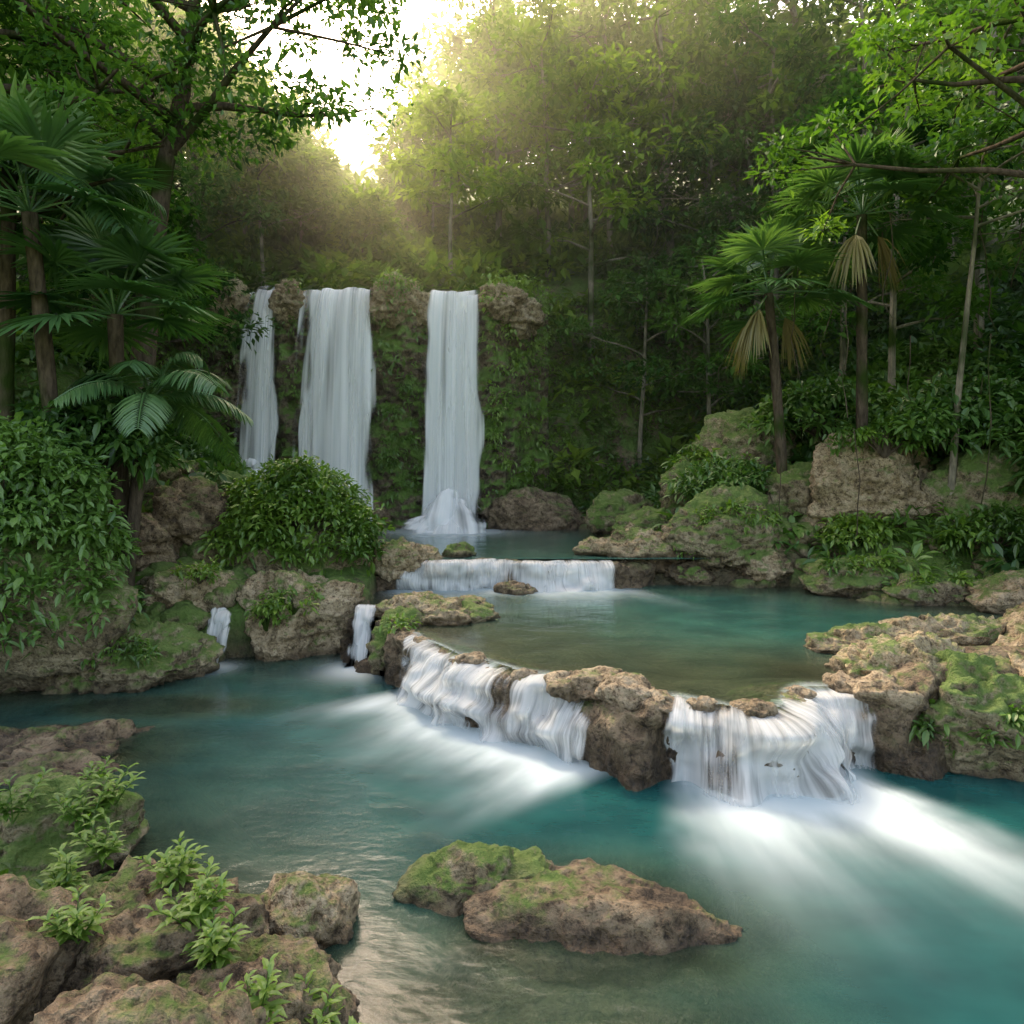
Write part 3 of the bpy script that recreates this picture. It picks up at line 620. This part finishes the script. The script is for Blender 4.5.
def fanpalm(name,base,h,lean,seed,nl=20,R0=1.0,pet=1.1,dead=3,th=.11):
    g=np.random.default_rng(seed);e=empty(name,base);base=np.array(base,float);t=np.linspace(0,1,12)
    tr=np.stack([base[0]+lean[0]*t**1.4,base[1]+lean[1]*t**1.4,base[2]-.3+(h+.3)*t],1)
    a=Acc();tube(a,tr,th*(1.15-.3*t+.06*np.sin(t*90)),9);a.make('trunk',M_bark,parent=e,origin=base,smooth=True)
    top=tr[-1];f=Acc()
    for i in range(nl+dead):
        isd=i>=nl;az=i*2.399+g.uniform(-.2,.2);el=g.uniform(-1.1,-.7) if isd else 1.35-1.5*(i/nl)+g.uniform(-.12,.12)
        d=np.array([math.cos(az)*math.cos(el),math.sin(az)*math.cos(el),math.sin(el)]);pl=pet*g.uniform(.8,1.15)*(.5 if isd else 1)
        s=np.linspace(0,1,6)[:,None];pp=top+d*pl*s-np.array([0,0,.16*pl])*s**2;tube(f,pp,np.full(6,.018),4,.4,2)
        hub=pp[-1];ax=nrm(pp[-1]-pp[-2]);side=nrm(np.cross(ax,[0,0,1.]));upv=np.cross(side,ax)
        nbk=34;an=np.linspace(-1.95,1.95,nbk)+g.normal(size=nbk)*.03
        if isd: an=an*.35
        D=ax*np.cos(an)[:,None]+side*np.sin(an)[:,None]+upv*(.12*np.abs(np.sin(an)))[:,None]+g.normal(size=(nbk,3))*(.12 if isd else .03)
        Ln=R0*(.8+.2*np.cos(an*.7))*g.uniform(.85,1.1,nbk)*(.7 if isd else 1);W=np.full(nbk,(.05 if isd else .085)*R0)
        Nn=np.broadcast_to(upv,(nbk,3));T=np.clip(g.normal(.6,.12)+g.normal(size=nbk)*.08,0,1)
        blade(f,np.broadcast_to(hub,(nbk,3)),D,Nn,Ln,W,T,(.9 if isd else .24),1 if isd else 0)
    f.make('crown',[M_palm,M_dead,M_palm],parent=e,origin=base);return e
def pinpalm(name,base,h,lean,seed,nl=14,FL=2.4,th=.1):
    g=np.random.default_rng(seed);e=empty(name,base);base=np.array(base,float);t=np.linspace(0,1,12)
    tr=np.stack([base[0]+lean[0]*t**1.4,base[1]+lean[1]*t**1.4,base[2]-.3+(h+.3)*t],1)
    a=Acc();tube(a,tr,th*(1.15-.3*t+.06*np.sin(t*90)),9);a.make('trunk',M_bark,parent=e,origin=base,smooth=True)
    top=tr[-1];f=Acc()
    for i in range(nl):
        az=i*2.399+g.uniform(-.2,.2);el=1.2-1.15*(i/nl);d=np.array([math.cos(az)*math.cos(el),math.sin(az)*math.cos(el),math.sin(el)])
        fl=FL*g.uniform(.8,1.1);s=np.linspace(0,1,16)[:,None];pp=top+d*fl*s-np.array([0,0,.62*fl])*s**2.1
        tube(f,pp,.022*(1-.8*s[:,0])+.003,4,.5,1)
        q=np.linspace(.14,.99,44);c=np.stack([np.interp(q,s[:,0],pp[:,j]) for j in range(3)],1);tg=nrm(np.gradient(c,axis=0));side=nrm(np.cross(tg,np.array([0,0,1.])))
        for sg in (-1,1):
            D=side*sg+tg*.55+np.array([0,0,-.15])+g.normal(size=(44,3))*.05;Ln=fl*.26*np.sin(np.pi*(q*.85+.1))**.6*g.uniform(.9,1.1,44)
            blade(f,c,D,np.cross(side*sg,tg)*sg+[0,0,.3],Ln,np.full(44,.045),np.clip(.5+g.normal(size=44)*.1,0,1),.45,0)
    f.make('crown',[M_palm,M_palm],parent=e,origin=base);return e
zb=hz
fanpalm('fan_palm',(6.0,15.4,zb(6.0,15.4)),4.9,(-.5,-.4),1,20,1.0,1.15,3)
fanpalm('fan_palm',(7.5,15.0,zb(7.5,15.0)),5.9,(-.3,-.6),2,20,1.0,1.15,2)
fanpalm('fan_palm',(-6.9,10.8,zb(-6.9,10.8)),5.9,(-.2,-.5),3,18,1.15,1.2,0,.12)
fanpalm('fan_palm',(-6.35,11.4,zb(-6.35,11.4)),4.5,(.0,-.2),4,16,1.05,1.1,0,.13)
pinpalm('palm_tree',(-6.2,11.2,zb(-6.2,11.2)),3.3,(.4,0),5,13,2.1,.11)
pinpalm('palm_tree',(-8.0,11.0,zb(-8,11.)),6.6,(.1,0),6,14,2.6,.12)
ex=np.stack([g.uniform(-6.5,-2.6,46),g.uniform(12.5,16,46),g.uniform(9.6,14,46)],1)
k=(ex[:,2]-9.2)>(ex[:,0]+6.0)*.75
tree('broadleaf_tree',(-7.6,14.2,zb(-7.6,14.2)),12.5,4.2,31,M_leafmid,M_bark,nb=18,lean=(1.3,-.6),r0=.26,start=.5,cs=.75,n=120,L=.16,pcl=4,extra=ex[k],tint=.6)
tree('broadleaf_tree',(-9.5,12.0,zb(-9.5,12)),10.5,3.6,32,M_leafdark,M_bark,nb=16,lean=(.6,0),r0=.22,start=.45,cs=.75,n=120,L=.16,pcl=4,tint=.65)
tree('broadleaf_tree',(9.6,10.6,zb(9.6,10.6)),10.5,4.0,33,M_leafbright,M_bark,nb=18,lean=(-2.2,-.3),r0=.14,start=.66,cs=.55,n=105,L=.14,pcl=4)
tree('broadleaf_tree',(8.6,13.8,zb(8.6,13.8)),8.5,2.2,34,M_leafmid,M_barkp,nb=10,lean=(.3,0),r0=.07,start=.78,cs=.55,n=100,L=.16,pcl=3)
def herb(name,base,hh,seed,ns=6,L=.15):
    g=np.random.default_rng(seed);a=Acc();b=np.array(base,float)
    for i in range(ns):
        az=g.uniform(0,6.28);sp_=g.uniform(.2,.8);t=np.linspace(0,1,8)[:,None];d=np.array([math.cos(az)*sp_,math.sin(az)*sp_,1.])
        hh2=hh*g.uniform(.6,1.1);p=b+d*hh2*t-np.array([0,0,.25*hh2])*t**2*sp_+g.normal(size=3)*.02;tube(a,p,np.linspace(.006,.002,8),5,.5,0)
        nl=13;q=np.linspace(.25,1,nl);c=np.stack([np.interp(q,t[:,0],p[:,j]) for j in range(3)],1);an=np.arange(nl)*2.4+g.uniform(0,6)
        D=np.stack([np.cos(an),np.sin(an),np.full(nl,.35)],1)+d*.35*(q[:,None]**3)*2
        Ln=L*(1.1-.45*q)*g.uniform(.8,1.15,nl);blade(a,c,D,np.broadcast_to([0,0,1.],(nl,3)),Ln,Ln*.3,np.clip(.95+.12*g.normal(size=nl),0,1),.35,0)
    a.make(name,M_leafbright)
for i,(x,y,z,h,ns) in enumerate([(-2.05,4.25,.45,.32,7),(-1.8,3.95,.42,.34,8),(-1.6,3.8,.30,.30,7),(-3.0,4.95,.45,.34,7),(-2.75,4.7,.35,.3,6),(-3.5,4.9,.55,.3,6),(-1.05,3.55,.05,.3,6),(-1.25,3.4,.25,.3,6),(-2.7,4.2,.45,.26,6),(-3.2,5.4,.55,.2,5),(-2.3,3.7,.5,.25,6),(-3.0,5.2,.5,.3,6),(-0.9,3.5,.0,.25,6)]):
    herb('leafy_plant',(x,y,z),h,500+i,ns)
# ---------------------------------------------------------------- mist in the valley around and behind the falls
m,nt=newmat('valley_mist');gg=N(nt);o=nt.nodes.new('ShaderNodeOutputMaterial')
vs=gg.n('ShaderNodeVolumeScatter',{'Color':(1,.92,.68,1),'Density':.0125,'Anisotropy':.55});nt.links.new(vs.outputs[0],o.inputs['Volume'])
x0,x1,y0,y1,z0,z1=-45,45,17.5,70,-2,34
BV=[(x,y,z) for x in (x0,x1) for y in (y0,y1) for z in (z0,z1)]
mk('mist',BV,[(0,1,3,2),(4,6,7,5),(0,4,5,1),(2,3,7,6),(0,2,6,4),(1,5,7,3)],m,False)
# ---------------------------------------------------------------- light, sky, camera
el=math.radians(44);az=math.radians(-26)
w=bpy.data.worlds.new('World');scene.world=w;w.use_nodes=True;nt=w.node_tree
bg=nt.nodes['Background'];sky=nt.nodes.new('ShaderNodeTexSky');sky.sky_type='NISHITA';sky.sun_disc=False;sky.sun_elevation=el;sky.sun_rotation=az%(2*math.pi)
sky.dust_density=4.0;sky.air_density=1.0
mx=nt.nodes.new('ShaderNodeMix');mx.data_type='RGBA';mx.blend_type='MULTIPLY';mx.inputs[0].default_value=1;mx.inputs[7].default_value=(1.20,1.0,.77,1)
nt.links.new(sky.outputs[0],mx.inputs[6])
nt.links.new(mx.outputs[2],bg.inputs['Color']);bg.inputs['Strength'].default_value=.72
sl=bpy.data.lights.new('sun','SUN');sl.energy=5.0;sl.angle=math.radians(10);sl.color=(1,.88,.60)
so=bpy.data.objects.new('sun',sl);scene.collection.objects.link(so)
dv=Vector((math.sin(az)*math.cos(el),math.cos(az)*math.cos(el),math.sin(el)));so.rotation_euler=dv.to_track_quat('Z','Y').to_euler();so.location=dv*60
cam=bpy.data.cameras.new('camera');cam.lens=24.6;cam.sensor_width=36;cam.shift_y=-.041;cam.clip_end=600
co=bpy.data.objects.new('camera',cam);co.location=(0,0,3);co.rotation_euler=(math.radians(90),0,0);scene.collection.objects.link(co);scene.camera=co
scene.view_settings.view_transform='Standard';scene.view_settings.look='None';scene.view_settings.exposure=0
